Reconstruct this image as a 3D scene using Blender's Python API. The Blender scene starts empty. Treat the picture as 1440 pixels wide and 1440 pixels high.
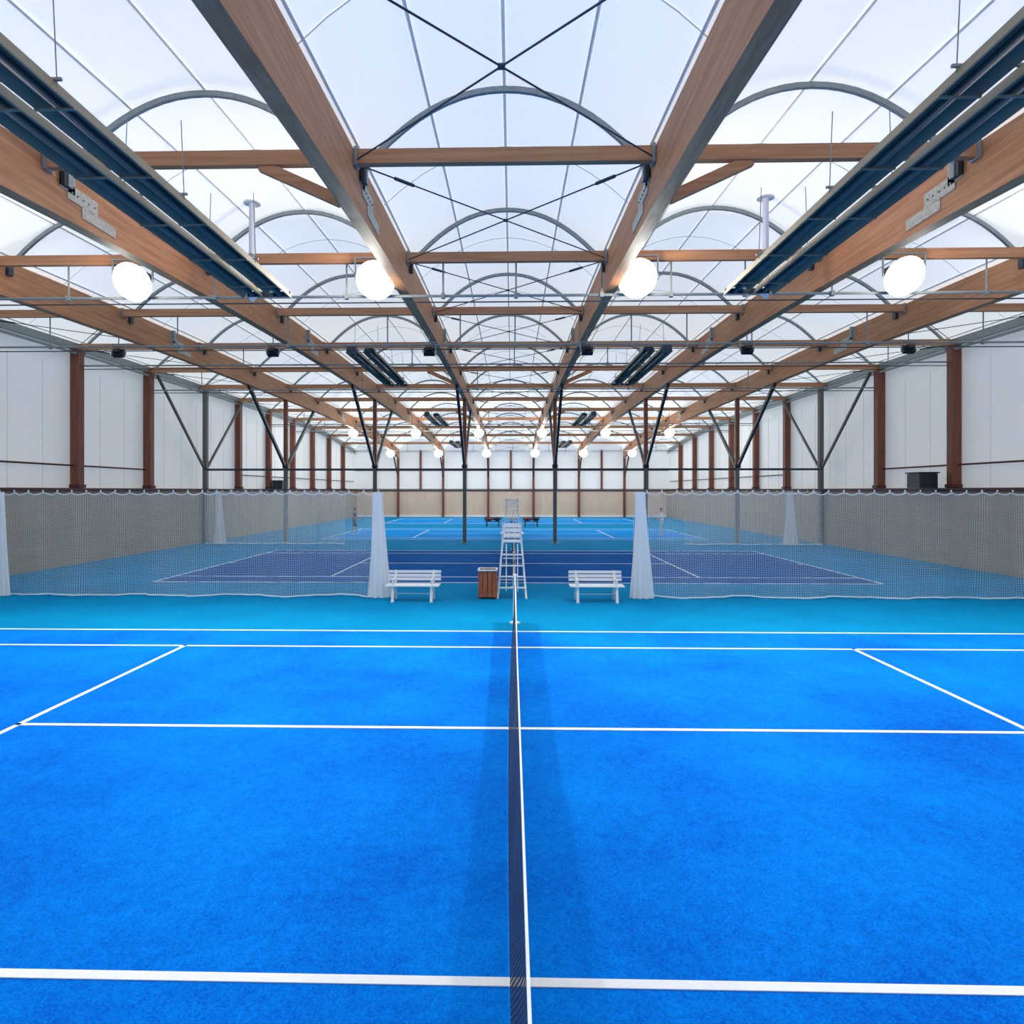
import bpy, math, random
from mathutils import Vector, Matrix
random.seed(4)
S=bpy.context.scene
try:
    S.view_settings.view_transform='Standard'; S.view_settings.look='None'
except Exception: pass
COL=S.collection
XC=-0.13; G=5.15; L=72.1; WX=18.05
# ---------------- materials
def srgb(r,g,b):
    f=lambda c:(c/255/12.92) if c/255<=.04045 else ((c/255+.055)/1.055)**2.4
    return (f(r),f(g),f(b),1)
def nosample(m):
    try: m.cycles.emission_sampling='NONE'
    except Exception: pass
def mat(name,col,rough=.6,metal=0,noise=0,scale=(5,5,5),emit=0,ecol=None,detail=3,bump=0,col2=None):
    m=bpy.data.materials.new(name); m.use_nodes=True; nt=m.node_tree; N=nt.nodes; b=N['Principled BSDF']
    b.inputs['Roughness'].default_value=rough; b.inputs['Metallic'].default_value=metal
    b.inputs['Base Color'].default_value=col
    if noise or col2:
        tc=N.new('ShaderNodeTexCoord'); mp=N.new('ShaderNodeMapping'); mp.inputs['Scale'].default_value=scale
        nz=N.new('ShaderNodeTexNoise'); nz.inputs['Scale'].default_value=1; nz.inputs['Detail'].default_value=detail
        cr=N.new('ShaderNodeValToRGB'); cr.color_ramp.elements[0].position=.3; cr.color_ramp.elements[1].position=.7
        c2=col2 if col2 else tuple(min(1,c*(1+noise)) for c in col[:3])+(1,)
        c1=col if col2 else tuple(c*(1-noise) for c in col[:3])+(1,)
        cr.color_ramp.elements[0].color=c1; cr.color_ramp.elements[1].color=c2
        nt.links.new(tc.outputs['Object'],mp.inputs[0]); nt.links.new(mp.outputs[0],nz.inputs['Vector'])
        nt.links.new(nz.outputs['Fac'],cr.inputs[0]); nt.links.new(cr.outputs[0],b.inputs['Base Color'])
    if emit:
        b.inputs['Emission Color'].default_value=ecol or col; b.inputs['Emission Strength'].default_value=emit
        nosample(m)
    return m
def carpet(name,c_lo,c_hi,big=.45):
    m=bpy.data.materials.new(name); m.use_nodes=True; nt=m.node_tree; N=nt.nodes; b=N['Principled BSDF']
    b.inputs['Roughness'].default_value=.95; b.inputs['Specular IOR Level'].default_value=.04
    tc=N.new('ShaderNodeTexCoord')
    def nz(s,d):
        n=N.new('ShaderNodeTexNoise'); n.inputs['Scale'].default_value=s; n.inputs['Detail'].default_value=d
        n.inputs['Roughness'].default_value=.6
        nt.links.new(tc.outputs['Object'],n.inputs['Vector']); return n
    a=nz(big,5); f=nz(70,3); g=nz(9,3)
    def mth(op,x,y):
        k=N.new('ShaderNodeMath'); k.operation=op
        for i,v in enumerate((x,y)):
            if isinstance(v,(int,float)): k.inputs[i].default_value=v
            else: nt.links.new(v,k.inputs[i])
        return k.outputs[0]
    s=mth('ADD',mth('MULTIPLY',a.outputs['Fac'],.4),mth('ADD',mth('MULTIPLY',f.outputs['Fac'],.45),mth('MULTIPLY',g.outputs['Fac'],.15)))
    cr=N.new('ShaderNodeValToRGB'); cr.color_ramp.elements[0].position=.38; cr.color_ramp.elements[1].position=.62
    cr.color_ramp.elements[0].color=c_lo; cr.color_ramp.elements[1].color=c_hi
    nt.links.new(s,cr.inputs[0]); nt.links.new(cr.outputs[0],b.inputs['Base Color'])
    return m
def meshmat(name,col,cell,thick,extra=0.0):
    m=bpy.data.materials.new(name); m.use_nodes=True; nt=m.node_tree; N=nt.nodes
    b=N['Principled BSDF']; b.inputs['Base Color'].default_value=col; b.inputs['Roughness'].default_value=.8
    out=N['Material Output']; tr=N.new('ShaderNodeBsdfTransparent'); mx=N.new('ShaderNodeMixShader')
    uv=N.new('ShaderNodeTexCoord'); sp=N.new('ShaderNodeSeparateXYZ'); nt.links.new(uv.outputs['UV'],sp.inputs[0])
    os=[]
    for i in (0,1):
        d=N.new('ShaderNodeMath'); d.operation='DIVIDE'; d.inputs[1].default_value=cell; nt.links.new(sp.outputs[i],d.inputs[0])
        fr=N.new('ShaderNodeMath'); fr.operation='FRACT'; nt.links.new(d.outputs[0],fr.inputs[0])
        lt=N.new('ShaderNodeMath'); lt.operation='LESS_THAN'; lt.inputs[1].default_value=thick/cell; nt.links.new(fr.outputs[0],lt.inputs[0]); os.append(lt)
    mxm=N.new('ShaderNodeMath'); mxm.operation='MAXIMUM'; nt.links.new(os[0].outputs[0],mxm.inputs[0]); nt.links.new(os[1].outputs[0],mxm.inputs[1])
    mm=N.new('ShaderNodeMath'); mm.operation='MAXIMUM'; mm.inputs[1].default_value=extra; nt.links.new(mxm.outputs[0],mm.inputs[0])
    nt.links.new(mm.outputs[0],mx.inputs[0]); nt.links.new(tr.outputs[0],mx.inputs[1]); nt.links.new(b.outputs[0],mx.inputs[2])
    nt.links.new(mx.outputs[0],out.inputs[0]); return m

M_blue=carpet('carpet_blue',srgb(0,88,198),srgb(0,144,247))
M_blue2=carpet('carpet_blue_unlit',srgb(0,76,150),srgb(0,100,180))  # same blue carpet, darkened in colour because its court is unlit
M_blue3=carpet('carpet_blue_lit',srgb(0,125,210),srgb(20,155,232))  # same blue carpet, lightened in colour for the lamp-lit far courts
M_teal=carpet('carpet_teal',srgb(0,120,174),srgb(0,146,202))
M_line=mat('line_white',srgb(248,250,252),.9)
M_wood=mat('glulam',srgb(160,104,66),.6,0,scale=(14,.7,16),col2=srgb(194,138,96),detail=4)
M_woodt=mat('timber_tie',srgb(160,108,72),.6,0,scale=(.7,12,14),col2=srgb(190,138,98),detail=4)
M_post=mat('timber_post',srgb(104,56,42),.6,0,scale=(12,12,.7),col2=srgb(136,78,58))
M_steel=mat('galv_steel',srgb(136,146,146),.5,.15,noise=.12,scale=(8,8,8))
M_dsteel=mat('dark_steel',srgb(54,64,72),.5,.2,noise=.1,scale=(8,8,8))
M_gsteel=mat('grey_column',srgb(100,100,98),.6,.1,noise=.1,scale=(8,8,8))
M_heat=mat('heater_hood',srgb(134,128,110),.65,.0,noise=.12,scale=(2,.8,2))
M_heatin=mat('heater_tube',srgb(80,86,84),.5,.1,noise=.1)
M_plate=mat('zinc_plate',srgb(172,172,162),.5,.2,noise=.3,scale=(25,25,25))
M_white=mat('white_paint',srgb(242,243,243),.45,noise=.02)
M_black=mat('black_plastic',srgb(22,24,28),.5,noise=.1)
M_mem=mat('membrane',srgb(236,240,240),.6,noise=.02,scale=(.2,.2,.2),emit=.63,ecol=srgb(242,244,242))  # emission stands in for daylight passing through the translucent roof
M_seam=mat('membrane_seam',srgb(222,222,216),.6,noise=.05)
M_weld=mat('panel_weld',srgb(205,212,215),.6,noise=.03,emit=.16,ecol=srgb(225,235,240))  # emission added so the welds glow along with the wall panels
M_wallp=mat('wall_panel',srgb(224,228,230),.6,noise=.04,scale=(.3,.3,.3),emit=.23,ecol=srgb(234,241,244))  # slight emission stands in for daylight through the translucent upper wall
M_dado=mat('wall_dado',srgb(160,148,130),.8,noise=.07,scale=(.6,.6,3))
M_dadoe=mat('wall_dado_end',srgb(222,200,178),.8,noise=.06,scale=(2,2,.3))
M_ledge=mat('ledge_red',srgb(88,40,36),.6,noise=.1)
M_bin=mat('bin_wood',srgb(160,78,42),.6,scale=(20,20,2),col2=srgb(196,110,66))
M_glow=mat('lamp_glass',(1,1,1,1),.3,emit=40,ecol=(1,.96,.86,1))
M_glow2=mat('lamp_glass_far',(1,1,1,1),.3,emit=16,ecol=(1,.93,.8,1))
M_glass=mat('lamp_glass_off',srgb(60,66,72),.15,noise=.05)
M_net=meshmat('divider_mesh',srgb(226,226,220),.052,.0070)
M_netb=meshmat('gathered_mesh',srgb(250,251,251),.05,.02,extra=.93)
M_tnet=meshmat('tennis_mesh',srgb(8,9,18),.045,.027)
M_skin=mat('skin',srgb(205,150,120),.6,noise=.04)
M_hair=mat('hair',srgb(50,38,30),.8,noise=.2)
M_shirtg=mat('shirt_grey',srgb(66,76,84),.8,noise=.06)
M_shortd=mat('shorts_dark',srgb(26,30,38),.8,noise=.06)
M_shirtw=mat('shirt_white',srgb(252,252,252),.8,noise=.03)
M_trous=mat('trousers_light',srgb(206,210,214),.8,noise=.05)
M_shoe=mat('shoe',srgb(235,235,235),.6,noise=.05)
M_bag=mat('bag_red',srgb(120,30,34),.6,noise=.1)

# ---------------- mesh builder
class MB:
    def __init__(s): s.v=[];s.f=[];s.m=[];s.mats=[];s.uv=None;s.sm=[]
    def mi(s,m):
        if m not in s.mats: s.mats.append(m)
        return s.mats.index(m)
    def add(s,vs,fs,m,smooth=False):
        o=len(s.v); s.v+= [tuple(v) for v in vs]; k=s.mi(m)
        for f in fs: s.f.append(tuple(i+o for i in f)); s.m.append(k); s.sm.append(smooth)
    def box(s,c,d,m,rot=None):
        hx,hy,hz=d[0]/2,d[1]/2,d[2]/2
        vs=[Vector((x,y,z)) for x in(-hx,hx) for y in(-hy,hy) for z in(-hz,hz)]
        if rot: vs=[rot@v for v in vs]
        vs=[v+Vector(c) for v in vs]
        s.add(vs,[(0,1,3,2),(4,6,7,5),(0,4,5,1),(2,3,7,6),(0,2,6,4),(1,5,7,3)],m)
    def bar(s,a,b,w,h,m):
        a=Vector(a);b=Vector(b);d=(b-a).normalized()
        up=Vector((0,0,1)) if abs(d.z)<.97 else Vector((0,1,0))
        r=d.cross(up).normalized(); u=r.cross(d)
        vs=[p+r*sx*w/2+u*sz*h/2 for p in(a,b) for sx,sz in((-1,-1),(1,-1),(1,1),(-1,1))]
        s.add(vs,[(0,1,2,3),(7,6,5,4),(0,4,5,1),(1,5,6,2),(2,6,7,3),(3,7,4,0)],m)
    def tube(s,pts,r,m,n=6,cap=True):
        pts=[Vector(p) for p in pts]; vs=[];fs=[]
        for i,p in enumerate(pts):
            a=pts[max(i-1,0)];b=pts[min(i+1,len(pts)-1)];d=(b-a).normalized()
            up=Vector((0,0,1)) if abs(d.z)<.9 else Vector((0,1,0))
            x=d.cross(up).normalized(); y=x.cross(d)
            rr=r[i] if isinstance(r,(list,tuple)) else r
            for k in range(n):
                t=2*math.pi*k/n; vs.append(p+x*math.cos(t)*rr+y*math.sin(t)*rr)
        for i in range(len(pts)-1):
            for k in range(n):
                fs.append((i*n+k,i*n+(k+1)%n,(i+1)*n+(k+1)%n,(i+1)*n+k))
        if cap:
            fs.append(tuple(range(n))); fs.append(tuple(range((len(pts)-1)*n,len(pts)*n))[::-1])
        s.add(vs,fs,m,smooth=n>6)
    def ell(s,c,r,m,nu=14,nv=9,zmin=-1):
        vs=[];fs=[]
        for j in range(nv+1):
            ph=math.pi*j/nv; zz=max(math.cos(ph),zmin); 
            for i in range(nu):
                t=2*math.pi*i/nu; vs.append((c[0]+r[0]*math.sin(ph)*math.cos(t),c[1]+r[1]*math.sin(ph)*math.sin(t),c[2]+r[2]*zz))
        for j in range(nv):
            for i in range(nu): fs.append((j*nu+i,j*nu+(i+1)%nu,(j+1)*nu+(i+1)%nu,(j+1)*nu+i))
        s.add(vs,fs,m,True)
    def obj(s,name,loc=(0,0,0),bevel=0):
        me=bpy.data.meshes.new(name); me.from_pydata([Vector(v)-Vector(loc) for v in s.v],[],s.f); 
        for m in s.mats: me.materials.append(m)
        for p,k,q in zip(me.polygons,s.m,s.sm): p.material_index=k; p.use_smooth=q
        me.update(); o=bpy.data.objects.new(name,me); o.location=loc; COL.objects.link(o)
        if bevel:
            b=o.modifiers.new('bevel','BEVEL'); b.width=bevel; b.segments=2; b.limit_method='ANGLE'
        return o
def grid_child(name,fn,nu,nv,m,uvfn,parent,loc):
    vs=[];fs=[];uv=[]
    for j in range(nv+1):
        for i in range(nu+1):
            vs.append(Vector(fn(i/nu,j/nv))-Vector(loc)); uv.append(uvfn(i/nu,j/nv))
    for j in range(nv):
        for i in range(nu):
            a=j*(nu+1)+i; fs.append((a,a+1,a+nu+2,a+nu+1))
    me=bpy.data.meshes.new(name); me.from_pydata(vs,[],fs); l=me.uv_layers.new(name='UVMap')
    for p in me.polygons:
        p.use_smooth=True
        for li in p.loop_indices: l.data[li].uv=uv[me.loops[li].vertex_index]
    me.materials.append(m); o=bpy.data.objects.new(name,me); COL.objects.link(o); o.parent=parent; return o

def top(y): return 9.12-1.45*abs((y-36)/36)**3
BX=[XC+G*(k+.5) for k in (-3,-2,-1,0,1,2)]
LINES=[XC-WX]+BX+[XC+WX]
ROWS=[G*k for k in range(1,14)]
XL=XC-WX; XR=XC+WX; Y0=-2.2

# ---------------- shell
b=MB(); b.box((XC,(Y0+L)/2,-.1),(2*WX+.6,L-Y0+.6,.2),M_teal); b.obj('floor')
def wall_side(x,sgn,name):
    b=MB()
    b.box((x-sgn*.06,(Y0+L)/2,1.5),(.6,L-Y0,3.0),M_dado)
    ny=60
    vs=[];fs=[]
    for i in range(ny+1):
        y=Y0+(L-Y0)*i/ny; t=top(max(0,y))+.0
        vs+=[(x+sgn*.08,y,3.0),(x+sgn*.08,y,t+.3)]
    for i in range(ny): fs.append((2*i,2*i+1,2*i+3,2*i+2))
    b.add(vs,fs,M_wallp)
    for k in range(0,42):
        y=Y0+.6+k*G/3; 
        if y<L: b.box((x+sgn*.07,y,5.6),(.02,.03,5.0),M_weld)
    b.obj(name)
wall_side(XL,-1,'wall_left'); wall_side(XR,1,'wall_right')
b=MB(); b.box((XC,L+.12,1.5),(2*WX,.24,3.0),M_dadoe); b.box((XC,L+.12,5.6),(2*WX,.2,5.2),M_wallp); b.obj('wall_back')
b=MB(); b.box((XC,Y0-.12,1.5),(2*WX,.24,3.0),M_dado); b.box((XC,Y0-.12,5.6),(2*WX,.2,5.2),M_wallp); b.obj('wall_front')
for nm,x,s in(('trim_1',XL,1),('trim_2',XR,-1)):
    b=MB(); b.box((x+s*.2,(Y0+L)/2,3.05),(.42,L-Y0,.14),M_ledge); b.obj(nm)
b=MB(); b.box((XC,L-.06,3.04),(2*WX-.8,.14,.12),M_ledge); b.box((XC,L-.05,5.35),(2*WX-.4,.1,.14),M_dsteel); b.obj('trim_3')
b=MB(); b.box((XC,L-.06,.12),(2*WX-.8,.08,.24),M_white); b.obj('baseboard_back')

# membrane roof
b=MB(); RISE=1.25
def mem_z(lx,rx,x,y):
    t=(x-lx)/(rx-lx)*2-1; return top(max(y,0))+.06+RISE*(1-t*t)
ny=36; nx=12
for k in range(7):
    lx,rx=LINES[k],LINES[k+1]; vs=[];fs=[]
    for j in range(ny+1):
        y=Y0+(L-Y0)*j/ny
        for i in range(nx+1):
            x=lx+(rx-lx)*i/nx; vs.append((x,y,mem_z(lx,rx,x,y)))
    for j in range(ny):
        for i in range(nx):
            a=j*(nx+1)+i; fs.append((a,a+nx+1,a+nx+2,a+1))
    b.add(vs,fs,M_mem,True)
    for q in (.0,.25,.5,.75,1.0):
        x=lx+(rx-lx)*q; x=min(max(x,lx+.13),rx-.13)
        b.tube([(x,Y0+(L-Y0)*j/ny,mem_z(lx,rx,x,Y0+(L-Y0)*j/ny)-.03) for j in range(ny+1)],.026,M_seam,4)
    for yy in [G*(j+.5) for j in range(0,14)]:
        b.tube([(lx+(rx-lx)*i/nx,yy,mem_z(lx,rx,lx+(rx-lx)*i/nx,yy)-.02) for i in range(nx+1)],.01,M_seam,4)
for yy in (Y0,L):
    for k in range(7):
        lx,rx=LINES[k],LINES[k+1]
        vs=[(lx+(rx-lx)*i/nx,yy,mem_z(lx,rx,lx+(rx-lx)*i/nx,yy)) for i in range(nx+1)]
        b.add(vs+[(rx,yy,7.5),(lx,yy,7.5)],[tuple(range(nx+3))],M_wallp)
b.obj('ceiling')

# ---------------- glulam beams
BD=.9
for X in BX:
    b=MB(); n=40; w=.125; vs=[];fs=[]
    for i in range(n+1):
        y=Y0+.02+(L-Y0-.04)*i/n; t=top(max(0,y))
        vs+=[(X-w,y,t-BD),(X+w,y,t-BD),(X+w,y,t),(X-w,y,t)]
    for i in range(n):
        a=4*i
        for q in range(4): fs.append((a+q,a+(q+1)%4,a+4+(q+1)%4,a+4+q))
    fs+= [(3,2,1,0),(4*n,4*n+1,4*n+2,4*n+3)]
    b.add(vs,fs,M_wood)
    for ys in (11.3,24.2,47.8,60.8):
        for s in(-1,1):
            z=top(ys)
            for (dy,dz,ly,lz) in((-.1,-.42,.8,.26),(-.5,-.24,.36,.4),(.35,-.64,.95,.2)):
                b.box((X+s*(w+.008),ys+dy,z+dz),(.016,ly,lz),M_plate)
            for q in range(5): b.tube([(X+s*(w+.01),ys-.4+.15*q,z-.42),(X+s*(w+.035),ys-.4+.15*q,z-.42)],.018,M_steel,6)
            b.box((X+s*(w+.06),ys-.55,z-.2),(.1,.12,.4),M_steel)
    b.obj('glulam_beam')
for X,s in((XL,1),(XR,-1)):
    b=MB(); pts=[(X+s*.12,Y0+(L-Y0)*i/40,top(max(0,Y0+(L-Y0)*i/40))-.12) for i in range(41)]
    for p,q in zip(pts,pts[1:]): b.bar(p,q,.2,.28,M_steel)
    for p,q in zip(pts,pts[1:]): b.bar(Vector(p)-Vector((-s*.14,0,.3)),Vector(q)-Vector((-s*.14,0,.3)),.09,.09,M_steel)
    b.obj('eave_beam')
for r,Y in enumerate(ROWS):
    t=top(Y)
    b=MB()
    for k in range(7):
        b.bar((LINES[k]+.13,Y,t-.13),(LINES[k+1]-.13,Y,t-.13),.13,.24,M_woodt)
        for s,X in((1,LINES[k]),(-1,LINES[k+1])):
            b.box((X+s*.16,Y,t-.13),(.05,.2,.3),M_steel)
    if r in (1,5,8):
        for X,s in((BX[2],-1),(BX[3],1),(BX[0],-1),(BX[5],1)):
            b.bar((X+s*1.42,Y+.01,t-.24),(X+s*.1,Y+.01,t-.84),.11,.18,M_woodt)
    b.obj('tie_beam')
    b=MB(); ya=Y+.4
    for k in range(7):
        lx,rx=LINES[k]+.14,LINES[k+1]-.14; pts=[]
        for i in range(21):
            x=lx+(rx-lx)*i/20; tt=2*i/20-1
            pts.append((x,ya,top(ya)-.18+(RISE+.12)*(1-abs(tt)**2.1)))
        for p,q in zip(pts,pts[1:]): b.bar(p,q,.07,.09,M_steel)
        for x,s in((lx,1),(rx,-1)): b.box((x+s*.03,ya,top(ya)-.24),(.09,.16,.26),M_dsteel)
    b.obj('roof_arch')
def brace(k):
    b=MB()
    lx,rx=LINES[k]+.2,LINES[k+1]-.2
    ys=[0]+ROWS+[L]
    for a,c in zip(ys,ys[1:]):
        za,zc=top(a)-.2,top(c)-.2
        b.tube([(lx,a+.1,za),(rx,c-.1,zc)],.014,M_dsteel,5); b.tube([(rx,a+.1,za),(lx,c-.1,zc)],.014,M_dsteel,5)
        m=Vector(((lx+rx)/2,(a+c)/2,(za+zc)/2)); b.box(m,(.09,.09,.03),M_dsteel)
        b.tube([Vector((lx,a+.1,za)).lerp(Vector((rx,c-.1,zc)),.1),Vector((lx,a+.1,za)).lerp(Vector((rx,c-.1,zc)),.16)],.03,M_dsteel,6)
        b.tube([Vector((rx,a+.1,za)).lerp(Vector((lx,c-.1,zc)),.1),Vector((rx,a+.1,za)).lerp(Vector((lx,c-.1,zc)),.16)],.03,M_dsteel,6)
    b.obj('bracing_cable')
for k in (3,0,6): brace(k)

# ---------------- columns
YC=ROWS[6]
for X in BX:
    b=MB(); t=top(YC)-BD
    b.box((X,YC,2.2),(.2,.2,4.4),M_gsteel); b.box((X,YC,.03),(.4,.4,.06),M_steel)
    b.box((X,YC,(4.4+t)/2),(.2,.22,t-4.4),M_post); b.box((X,YC,4.4),(.3,.3,.2),M_dsteel)
    for s in(-1,1): b.bar((X,YC+s*.08,4.35),(X,YC+s*G,top(YC+s*G)-BD+.02),.14,.16,M_dsteel)
    b.obj('braced_column')
b=MB(); b.bar((XL+.5,YC-.0,4.22),(XR-.5,YC-.0,4.22),.1,.12,M_dsteel); b.obj('column_cross_rail')
for X,s in((XL,1),(XR,-1)):
    for Y in [0]+ROWS:
        b=MB(); t=top(Y)-.26
        if abs(Y-YC)<.1:
            b.box((X+s*.5,Y,(t)/2),(.24,.24,t),M_gsteel)
            for q in(-1,1): b.bar((X+s*.5,Y+q*.05,4.2),(X+s*.5,Y+q*(G-.2),t-.1),.1,.12,M_dsteel)
            b.obj('braced_wall_column')
        else:
            b.box((X+s*.18,Y,3.12+(t-3.12)/2),(.36,.34,t-3.12),M_post)
            b.box((X+s*.2,Y,3.2),(.44,.4,.14),M_ledge)
            b.obj('wall_column')
    b=MB()
    b.tube([(X+s*.1,Y0+.2,4.05),(X+s*.1,30.8,4.05)],.04,M_ledge,6)
    b.tube([(X+s*.1,41.3,4.05),(X+s*.1,L-.2,4.05)],.04,M_dsteel,6)
    b.obj('wall_rail')
for k in range(-3,4):
    X=XC+G*k
    b=MB(); b.box((X,L-.2,3.1+2.3),(.22,.24,4.5),M_post); b.obj('end_wall_column')
for X in BX:
    b=MB(); b.box((X,L-.2,3.35),(.24,.3,6.7),M_post); b.bar((X,L-.3,4.6),(X,L-3.4,top(L-3.4)-BD+.03),.12,.14,M_dsteel); b.obj('end_column')

# ---------------- light rails
def rail(Y,Z,xs):
    b=MB(); t=top(Y)
    b.tube([(XL+.3,Y,Z),(XR-.3,Y,Z)],.035,M_steel,6)
    b.tube([(XL+.3,Y+.12,Z-.12),(XR-.3,Y+.12,Z-.12)],.018,M_dsteel,5)
    for x in xs:
        b.tube([(x,Y,Z-.02),(x,Y,t-.1)],.022,M_steel,6); b.box((x,Y,Z),(.09,.12,.12),M_steel)
    b.obj('light_rail')
HX=[-15.4,-11.1,-7.4,-4.1,-1.7,.1,2.2,3.9,5.7,7.8,11.5,15.2]
rail(ROWS[2]+.12,7.82,HX); rail(ROWS[3]+.12,7.8,HX)
rail(ROWS[5]+.12,8.0,HX[::2]); rail(ROWS[4]+.12,8.2,HX[1::2])
rail(ROWS[9]+.12,7.9,HX); rail(ROWS[8]+.12,7.9,HX[::2]); rail(ROWS[12]-.0,7.25,HX)
# ---------------- floodlights
def flood(x,y,z,face,state,R=.25,power=0,down=0,hang=.35,tilt=30):
    b=MB(); c=Vector((x,y,z)); t=math.radians(tilt)
    d=Vector((0,face*math.cos(t),-math.sin(t))); g={0:M_glass,1:M_glow,2:M_glow2}[state]
    if state==0:
        w,h=.36,.22; Rm=Matrix.Rotation(math.radians(-tilt*face),3,'X')
        b.box(c,(w,.16,h),M_black,Rm); b.box(c-Rm@Vector((0,face*.12,0)),(w*.6,.12,h*.6),M_black,Rm); b.box(c+Rm@Vector((0,face*.085,0)),(w*.95,.02,h*.93),g,Rm)
        R=w/2
    else:
        b.tube([c-d*R*1.1,c-d*R*.7,c-d*R*.35,c,c+d*.03],[R*.28,R*.42,R*.8,R*1.08,R*1.12],M_steel,24)
        dome=[];rr=[]  # lit heads made large and round to suggest the lamps' glare
        for i in range(7):
            a=math.pi/2*i/6; dome.append(c+d*(.031+R*.16*math.sin(a))); rr.append(max(R*math.cos(a),.004))
        b.tube(dome,rr,g,24)
        b.box(c-d*R*1.3,(R*.6,R*.5,R*.5),M_dsteel)
    for s in(-1,1): b.bar(c+Vector((s*(R*1.12+.02),0,0)),c+Vector((s*(R*1.12+.02),0,R+.12)),.03,.04,M_steel)
    b.bar(c+Vector((-R*1.12-.03,0,R+.12)),c+Vector((R*1.12+.03,0,R+.12)),.04,.03,M_steel)
    b.tube([c+Vector((0,0,R+.12)),c+Vector((0,0,R+hang))],.02,M_steel,6)
    o=b.obj('floodlight',loc=(x,y,z))
    if power:
        l=bpy.data.lights.new('lamp','POINT'); l.energy=power; l.shadow_soft_size=.2
        l.color=(1,.90,.76)
        lo=bpy.data.objects.new('lamp',l); COL.objects.link(lo); lo.parent=o
        lo.location=d*.6
    if down:
        l=bpy.data.lights.new('beam','SPOT'); l.energy=down; l.shadow_soft_size=.15; l.spot_size=math.radians(130); l.spot_blend=.8
        l.color=(1,.96,.9)
        lo=bpy.data.objects.new('beam',l); COL.objects.link(lo); lo.parent=o
        lo.location=d*.5; lo.rotation_euler=Vector((0,face*.8,-1)).to_track_quat('-Z','Y').to_euler()
    return o
for x in(-9.25,-3.3,3.0,9.3): flood(x,15.2,8.1,-1,1,.42,120,1500)
for x in BX: flood(x,ROWS[3]-.0,7.55,1,0)
for x in BX: flood(x,ROWS[9]-.1,7.72,-1,2,.36,280)
for k in range(6): flood(BX[k],ROWS[12]+.3,7.0,-1,2,.42,250)

# ---------------- radiant heaters
def heater(xc,y0,y1,z,s):
    b=MB()
    for off,tl in((s*-.28,0),(s*.33,0)):
        x=xc+off; w=.225; prof=[(-w,-.11),(-.14,.07),(.14,.07),(w,-.11)]
        vs=[];
        for y in(y0,y1):
            for px,pz in prof: vs.append((x+px,y,z+pz))
            for px,pz in reversed(prof): vs.append((x+px*.94,y,z+pz-.012))
        n=8; fs=[(i,(i+1)%n,(i+1)%n+n,i+n) for i in range(n)]+[tuple(range(n))[::-1],tuple(range(n,2*n))]
        b.add(vs,fs,M_heat)
        b.tube([(x,y0+.1,z-.05),(x,y1-.1,z-.05)],.055,M_heatin,8)
        yy=y0+.6
        while yy<y1:
            b.bar((x-w,yy,z-.12),(x+w,yy,z-.12),.03,.02,M_heat); yy+=1.5
    b.box((xc,y1+.02,z-.02),(.95,.06,.1),M_dsteel)
    b.box((xc+s*.3,y0-.12,z-.02),(.3,.3,.28),M_dsteel)
    yy=y0+.8
    while yy<y1:
        for off in(-.45,.45): b.tube([(xc+off,yy,z+.0),(xc+off*.9,yy,top(yy)-.05)],.008,M_steel,4)
        b.bar((xc-.5,yy,z+.08),(xc+.5,yy,z+.08),.03,.03,M_steel)
        yy+=2.6
    return b
for s in(-1,1):
    xc=XC+s*5.15
    b=heater(xc,3.2,13.6,7.3,s)
    fx=XC+s*6.1; zt=top(15)+1.08
    b.tube([(xc+s*.3,13.6,7.42),(xc+s*.3,13.9,7.5),(fx,15,7.6),(fx,15,7.75),(fx,15,zt)],.07,M_white,10)
    b.tube([(fx,15,zt-.03),(fx,15,zt)],.2,M_white,14); b.tube([(fx,15,8.6),(fx,15,8.66)],.1,M_steel,10)
    b.obj('radiant_heater')
    for a,c,z in((22,29.3,7.95),(41.5,48.5,8.05),(58,65,7.5)):
        heater(xc,a,c,z,s).obj('radiant_heater')

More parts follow.
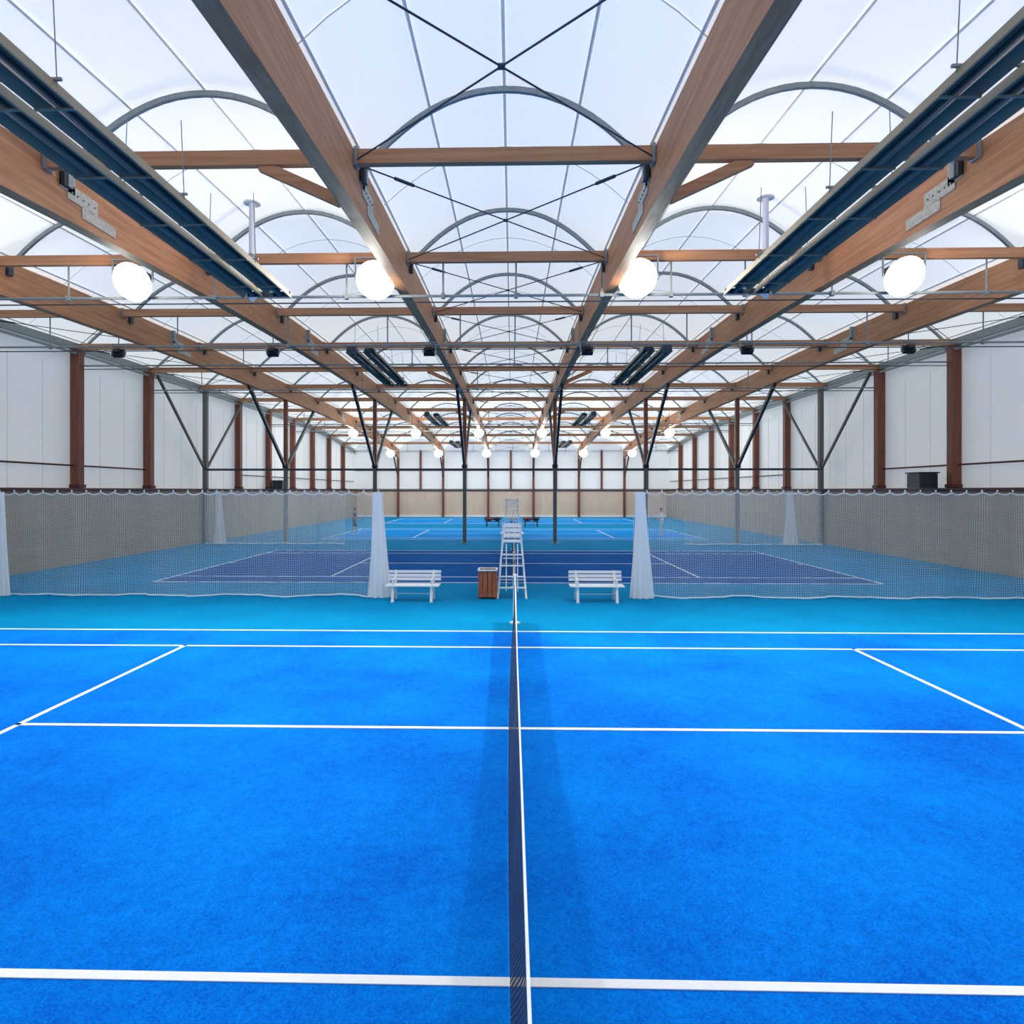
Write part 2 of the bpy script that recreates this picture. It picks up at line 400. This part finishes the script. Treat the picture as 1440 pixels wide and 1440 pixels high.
# ---------------- courts
CY=[7.97,26.05,44.3,62.6]
NX=.066
for i,cy in enumerate(CY):
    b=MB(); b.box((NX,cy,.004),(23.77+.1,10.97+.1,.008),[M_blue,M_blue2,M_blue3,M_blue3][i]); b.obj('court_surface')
    b=MB(); z=.012; w=.07
    def ln(x0,x1,y0,y1): b.box((NX+(x0+x1)/2,cy+(y0+y1)/2,z-.001),(abs(x1-x0)+w,abs(y1-y0)+w,.006),M_line)
    for y in(-5.485,-4.115,4.115,5.485): ln(-11.885,11.885,y,y)
    for x in(-11.885,11.885): ln(x,x,-5.485,5.485)
    for x in(-6.4,6.4): ln(x,x,-4.115,4.115)
    ln(-6.4,6.4,0,0)
    for x in(-11.8,11.8): ln(x,x*.985,0,0)
    b.obj('court_lines')
def tennis_net(cy):
    P=6.4
    def tz(y): 
        u=abs(y)/P; return .914+(1.07-.914)*u
    def fn(u,v):
        y=-P+2*P*u
        bx=-.11*max(0,math.sin(math.pi*u))**.5*(1-v)**1.2 -.012*math.sin(u*40)*(1-v)*v*4
        return (NX+bx,cy+y,.02+(tz(y)-.03)*v)
    e=bpy.data.objects.new('tennis_net',None); COL.objects.link(e); e.location=(NX,cy,0)
    grid_child('mesh',fn,80,8,M_tnet,lambda u,v:(u*2*P,v*1.0),e,(NX,cy,0))
    b=MB()
    pts=[(0,-P+2*P*i/32,tz(-P+2*P*i/32)) for i in range(33)]
    for p,q in zip(pts,pts[1:]): b.bar(Vector(p)-Vector((0,0,.02)),Vector(q)-Vector((0,0,.02)),.014,.05,M_line)
    b.bar((-.03,0,0.02),(0,0,.9),.012,.05,M_line) 
    o=b.obj('top_band'); o.parent=e
    b=MB()
    for s in(-1,1):
        b.tube([(0,s*P,0.0),(0,s*P,1.08)],.04,M_white,12); b.tube([(0,s*P,1.08),(0,s*P,1.11)],.05,M_white,12)
        b.tube([(0,s*P,0.0),(0,s*P,.02)],.12,M_white,12); b.box((.0,s*(P+.07),.8),(.06,.1,.12),M_steel)
    o=b.obj('posts'); o.parent=e
for cy in CY: tennis_net(cy)

# ---------------- divider nets
def divider(y,x0,x1,h=3.0,gather=None):
    W=abs(x1-x0)
    e=bpy.data.objects.new('divider_net',None); COL.objects.link(e); loc=Vector(((x0+x1)/2,y,0)); e.location=loc
    n=int(W*10); pitch=.42
    def fn(u,v):
        x=x0+(x1-x0)*u
        fold=.05*math.sin(x*5.1)+.03*math.sin(x*11.3+1)
        flare=(1-v)**2*.12*math.sin(x*2.1)
        zt=h-.075*abs(math.sin(math.pi*x/pitch))*1.0
        return (x,y+fold+flare,.015+.02*(math.sin(x*2.3)+1)*(1-v)+ (zt-.05)*v)
    grid_child('mesh',fn,n,10,M_net,lambda u,v:(u*W*1.05,v*h),e,loc)
    b=MB()
    pts=[Vector(fn(i/n,1))-loc for i in range(n+1)]; b.tube(pts,.014,M_line,5)
    pts=[Vector(fn(i/n,0))-loc for i in range(n+1)]; b.tube(pts,.022,M_line,6)
    k=math.ceil(min(x0,x1)/pitch)
    while k*pitch<max(x0,x1):
        b.tube([Vector((k*pitch,y,h-.03))-loc,Vector((k*pitch,y,h+.03))-loc],.02,M_line,5); k+=1
    o=b.obj('borders'); o.parent=e
    for gx,wd in (gather or []):
        def gf(u,v):
            t=2*math.pi*u; r=(wd*(.42+.6*(1-v)**1.4))*(1+.22*math.sin(9*t+v*1.5)+.1*math.sin(17*t))
            return (gx+r*math.cos(t)+.06*(1-v),y-.05+r*.6*math.sin(t),.01+(h-.04)*v)
        grid_child('gathered_end',gf,90,14,M_netb,lambda u,v:(u*2,v*h),e,loc)
ND=17.8
divider(ND,XL+.4,-3.6,3.0,[(-3.8,.27),(-14.6,.14)])
divider(ND,XR-.4,3.4,3.0,[(3.58,.27)])
divider(35.4,XL+.8,-9.4,3.0,[(-16.6,.3)])
divider(35.4,XR-.8,9.6,3.0,[(15.4,.34)])
b=MB(); b.tube([(XL+.4,ND,3.05),(XR-.4,ND,3.05)],.012,M_dsteel,6); b.tube([(XL+.4,35.4,3.05),(XR-.4,35.4,3.05)],.012,M_dsteel,6); b.obj('net_cable')

# ---------------- umpire chairs
def umpire(x,y,k):
    b=MB(); r=.027
    P=lambda a,c,d:(x+a*k,y+c*k,d*k)
    for s in(-1,1):
        b.tube([P(s*.40,-.42,0),P(s*.27,-.06,1.55),P(s*.27,-.06,1.78)],r*k,M_white,8)
        b.tube([P(s*.40,.55,0),P(s*.27,.34,1.55),P(s*.27,.42,2.1)],r*k,M_white,8)
        b.tube([P(s*.37,-.33,.4),P(s*.37,.5,.4)],.018*k,M_white,6)
        b.tube([P(s*.31,-.16,1.15),P(s*.31,.4,1.15)],.018*k,M_white,6)
        b.tube([P(s*.38,-.36,.25),P(s*.29,.38,1.3)],.014*k,M_white,6)
        b.bar(P(s*.3,-.12,1.79),P(s*.3,.4,1.79),.06*k,.03*k,M_white)
        b.tube([P(s*.16,-.40,.2),P(s*.16,-.07,1.5)],.016*k,M_white,6)
    for i,z in enumerate((.3,.6,.9,1.2)):
        t=z/1.55; w=.40-.13*t; yy=-.42+.36*t
        b.box(P(0,yy-.02,z),(2*w*k,.13*k,.03*k),M_white)
    b.tube([P(-.38,.5,.4),P(.38,.5,.4)],.018*k,M_white,6); b.tube([P(-.3,.4,1.15),P(.3,.4,1.15)],.018*k,M_white,6)
    b.box(P(0,.14,1.56),(.56*k,.48*k,.04*k),M_white)
    for z in(1.72,1.86,2.0): b.bar(P(-.28,.34+(z-1.55)*.15,z),P(.28,.34+(z-1.55)*.15,z),.025*k,.11*k,M_white)
    b.box(P(0,-.13,1.1),(.5*k,.06*k,.03*k),M_white)
    b.obj('umpire_chair',loc=(x,y,0))
umpire(0.0,18.0,1.0); umpire(0.0,36.0,1.22)

# ---------------- benches
def bench(x,y,m=M_white,w=1.5,legs=True):
    b=MB()
    for i,yy in enumerate((-.2,-.1,0,.1,.2)): b.box((x,y+yy,.44-.004*abs(i-2)),(w,.085,.03),m)
    for z,yy in((.56,.27),(.66,.295),(.76,.32)): b.bar((x-w/2,y+yy,z),(x+w/2,y+yy,z),.03,.075,m)
    for s in(-1,1):
        lx=x+s*w*.36
        b.bar((lx,y-.24,0),(lx,y-.16,.42),.07,.07,m); b.bar((lx,y+.3,0),(lx,y+.2,.42),.07,.07,m)
        b.bar((lx,y+.2,.4),(lx,y+.34,.8),.06,.04,m); b.bar((lx,y-.24,.41),(lx,y+.24,.41),.06,.04,m)
        b.bar((lx,y-.22,.18),(lx,y+.27,.18),.04,.04,m); b.bar((lx,y-.3,.02),(lx,y-.18,.02),.08,.04,m)
        b.bar((lx,y-.2,.6),(lx,y+.27,.6),.06,.035,m) ; b.bar((lx,y-.19,.42),(lx,y-.19,.6),.05,.04,m)
    b.tube([(x-w*.36,y,.2),(x+w*.36,y,.2)],.015,m,6)
    return b
bench(-2.7,17.2,w=1.46).obj('bench',bevel=.006); bench(2.29,17.2,w=1.46).obj('bench',bevel=.006)
for x in(-1.6,1.6):
    b=bench(x,52.6,M_black,1.4); b.obj('dark_bench')
    b=MB(); b.ell((x-.3,52.55,.63),(.3,.17,.16),M_bag); b.tube([(x-.5,52.55,.7),(x-.3,52.55,.86),(x-.1,52.55,.7)],.015,M_black,6); b.obj('sports_bag')
    b=MB(); b.ell((x+.35,52.5,.64),(.26,.16,.17),M_black); b.tube([(x+.2,52.5,.72),(x+.35,52.5,.86),(x+.5,52.5,.72)],.015,M_black,6); b.obj('sports_bag')
# ---------------- wooden bin
b=MB(); x,y=-.68,17.75
for i in range(4):
    a=-.195+.13*i
    for yy in(-.23,.23): b.box((x+a,y+yy,.42),(.115,.025,.74),M_bin)
    for xx in(-.245,.245): b.box((x+xx,y+a,.42),(.025,.115,.74),M_bin)
for z in(.14,.7):
    b.box((x,y,z),(.47,.43,.04),M_post)
for sx in(-.22,.22):
    for sy in(-.2,.2): b.box((x+sx,y+sy,.4),(.04,.04,.8),M_post)
b.box((x,y-.25,.8),(.54,.05,.04),M_white); b.box((x,y+.25,.8),(.54,.05,.04),M_white); b.box((x-.25,y,.8),(.05,.5,.04),M_white); b.box((x+.25,y,.8),(.05,.5,.04),M_white)
b.tube([(x,y,.12),(x,y,.78)],.17,M_black,12)
b.obj('wooden_bin')
# ---------------- unit heaters on walls
def unit(x,y,z,s):
    b=MB(); b.box((x,y,z),(.75,.8,.6),M_dsteel)
    for i in range(6): b.box((x,y-.41,z-.22+.085*i),(.66,.03,.02),M_black)
    b.box((x,y,z+.33),(.85,.9,.05),M_black); b.bar((x,y,z-.3),(x+s*.5,y,z-.45),.06,.06,M_steel); b.tube([(x,y,z+.3),(x+s*.2,y,z+.3),(x+s*.45,y,z+.3)],.06,M_dsteel,8)
    b.obj('unit_heater')
unit(XR-.9,26.6,3.42,1); unit(XL+.9,46.5,3.42,-1)

# ---------------- people
def person(name,x,y,face,shirt,bottom,long_legs):
    J={}
    V=[];E=[];R=[]
    def j(n,p,r,par=None):
        J[n]=len(V); V.append(p); R.append(r)
        if par is not None: E.append((J[par],J[n]))
    j('pelvis',(0,0,.95),(.15,.12)); j('waist',(.01,0,1.1),(.135,.105),'pelvis'); j('chest',(.03,0,1.3),(.165,.12),'waist'); j('upch',(.04,0,1.43),(.13,.1),'chest')
    j('neck',(.05,0,1.54),(.058,.058),'upch'); j('head0',(.065,0,1.62),(.07,.075),'neck'); j('head1',(.075,0,1.71),(.088,.1),'head0'); j('head2',(.07,0,1.78),(.06,.07),'head1')
    for s,n in((1,'L'),(-1,'R')):
        j('hip'+n,(.0,.1*s,.88),(.095,.1),'pelvis'); j('knee'+n,(.08+.06*s,.15*s,.5),(.06,.062),'hip'+n); j('calf'+n,(.03+.1*s,.165*s,.36),(.057,.058),'knee'+n)
        j('ank'+n,(0+.12*s,.18*s,.1),(.036,.038),'calf'+n); j('heel'+n,(.02+.12*s,.18*s,.045),(.04,.04),'ank'+n); j('toe'+n,(.19+.12*s,.19*s,.035),(.04,.03),'heel'+n)
        j('sho'+n,(.04,.19*s,1.43),(.062,.062),'upch')
        if s>0: el=(.06,.27,1.17); wr=(.26,.16,1.05); pm=(.32,.12,1.04)
        else: el=(.03,-.29,1.16); wr=(.26,-.2,1.06); pm=(.33,-.17,1.05)
        j('elb'+n,el,(.043,.043),'sho'+n); j('wri'+n,wr,(.028,.028),'elb'+n); j('pal'+n,pm,(.04,.022),'wri'+n)
    me=bpy.data.meshes.new('body'); me.from_pydata(V,E,[]); o=bpy.data.objects.new('body',me); COL.objects.link(o)
    sk=o.modifiers.new('s','SKIN'); sk.use_smooth_shade=True
    for i,r in enumerate(R): me.skin_vertices[0].data[i].radius=r
    me.skin_vertices[0].data[0].use_root=True
    ss=o.modifiers.new('u','SUBSURF'); ss.levels=2; ss.render_levels=2
    dg=bpy.context.evaluated_depsgraph_get(); dg.update()
    m2=bpy.data.meshes.new_from_object(o.evaluated_get(dg)); bpy.data.objects.remove(o)
    m2.materials.clear()
    for q in(shirt,bottom,M_skin,M_shoe,M_hair): m2.materials.append(q)
    for p in m2.polygons:
        c=p.center; k=2
        if c.z>1.0 and c.z<1.51: k=0
        if abs(c.y)>.2 and c.z<1.24 and c.z>.98: k=2
        if c.x>.2 and c.z<1.24 and c.z>.98: k=2
        if c.z<=1.0: k=1
        if c.z<(.12 if long_legs else .55): k=2
        if c.z<.09: k=3
        if c.z>1.6 and (c.z>1.77 or c.x<.045): k=4
        p.material_index=k; p.use_smooth=True
    e=bpy.data.objects.new(name,None); COL.objects.link(e); e.location=(x,y,.012); e.rotation_euler=(0,0,0 if face>0 else math.pi); 
    o=bpy.data.objects.new('body',m2); COL.objects.link(o); o.parent=e
    b=MB()
    b.ell((.165,0,1.695),(.022,.014,.022),M_skin,8,6)
    for s in(-1,1): b.ell((.152,s*.033,1.72),(.012,.014,.009),M_black,8,6); b.ell((.07,s*.09,1.7),(.02,.014,.03),M_skin,8,6)
    b.box((.155,0,1.65),(.012,.045,.01),M_bag); b.ell((.055,0,1.765),(.1,.09,.07),M_hair,14,8)
    for s,p in((1,Vector((.33,.115,1.04))),(-1,Vector((.345,-.165,1.05)))):
        for i in range(4):
            q=p+Vector((.015,0,.026-.018*i)); ln_=[.07,.08,.075,.06][i]
            b.tube([q,q+Vector((ln_*.45,s*-.012,-.005)),q+Vector((ln_*.55,s*-.045,-.012)),q+Vector((ln_*.2,s*-.055,-.015))],[.009,.009,.008,.007],M_skin,6)
        b.tube([p+Vector((-.02,0,.03)),p+Vector((.01,s*-.03,.045)),p+Vector((.035,s*-.045,.035))],[.011,.01,.008],M_skin,6)
    o=b.obj('face_and_hands'); o.parent=e
    b=MB(); a=Vector((.36,-.14,.99)); d=Vector((.55,.45,.45)).normalized()
    b.tube([a,a+d*.32],.016,M_black,8)
    side=d.cross(Vector((0,0,1))).normalized(); c=a+d*.5
    ring=[c+d*.17*math.cos(t)+side*.125*math.sin(t) for t in [2*math.pi*i/20 for i in range(21)]]
    b.tube(ring,.011,M_bag,6)
    for i in range(-4,5):
        h=.17*math.sqrt(1-(i/5)**2); b.tube([c+side*.025*i-d*h,c+side*.025*i+d*h],.0015,M_line,3)
        h=.125*math.sqrt(1-(i/5)**2); b.tube([c+d*.034*i-side*h,c+d*.034*i+side*h],.0015,M_line,3)
    o=b.obj('racket'); o.parent=e
person('tennis_player',-10.8,43,1,M_shirtg,M_shortd,False)
person('tennis_player',10.15,43,-1,M_shirtw,M_trous,True)

# ---------------- world
w=bpy.data.worlds.new('world'); S.world=w; w.use_nodes=True
w.node_tree.nodes['Background'].inputs[0].default_value=srgb(215,228,240); w.node_tree.nodes['Background'].inputs[1].default_value=.8
# ---------------- camera
cam=bpy.data.cameras.new('camera'); cam.sensor_width=36; cam.lens=36*888/1440; cam.shift_x=20/1440; cam.shift_y=-30/1440
cam.clip_end=300
co=bpy.data.objects.new('camera',cam); COL.objects.link(co); co.location=(0,0,3.01); co.rotation_euler=(math.radians(90),0,.0225)
S.camera=co
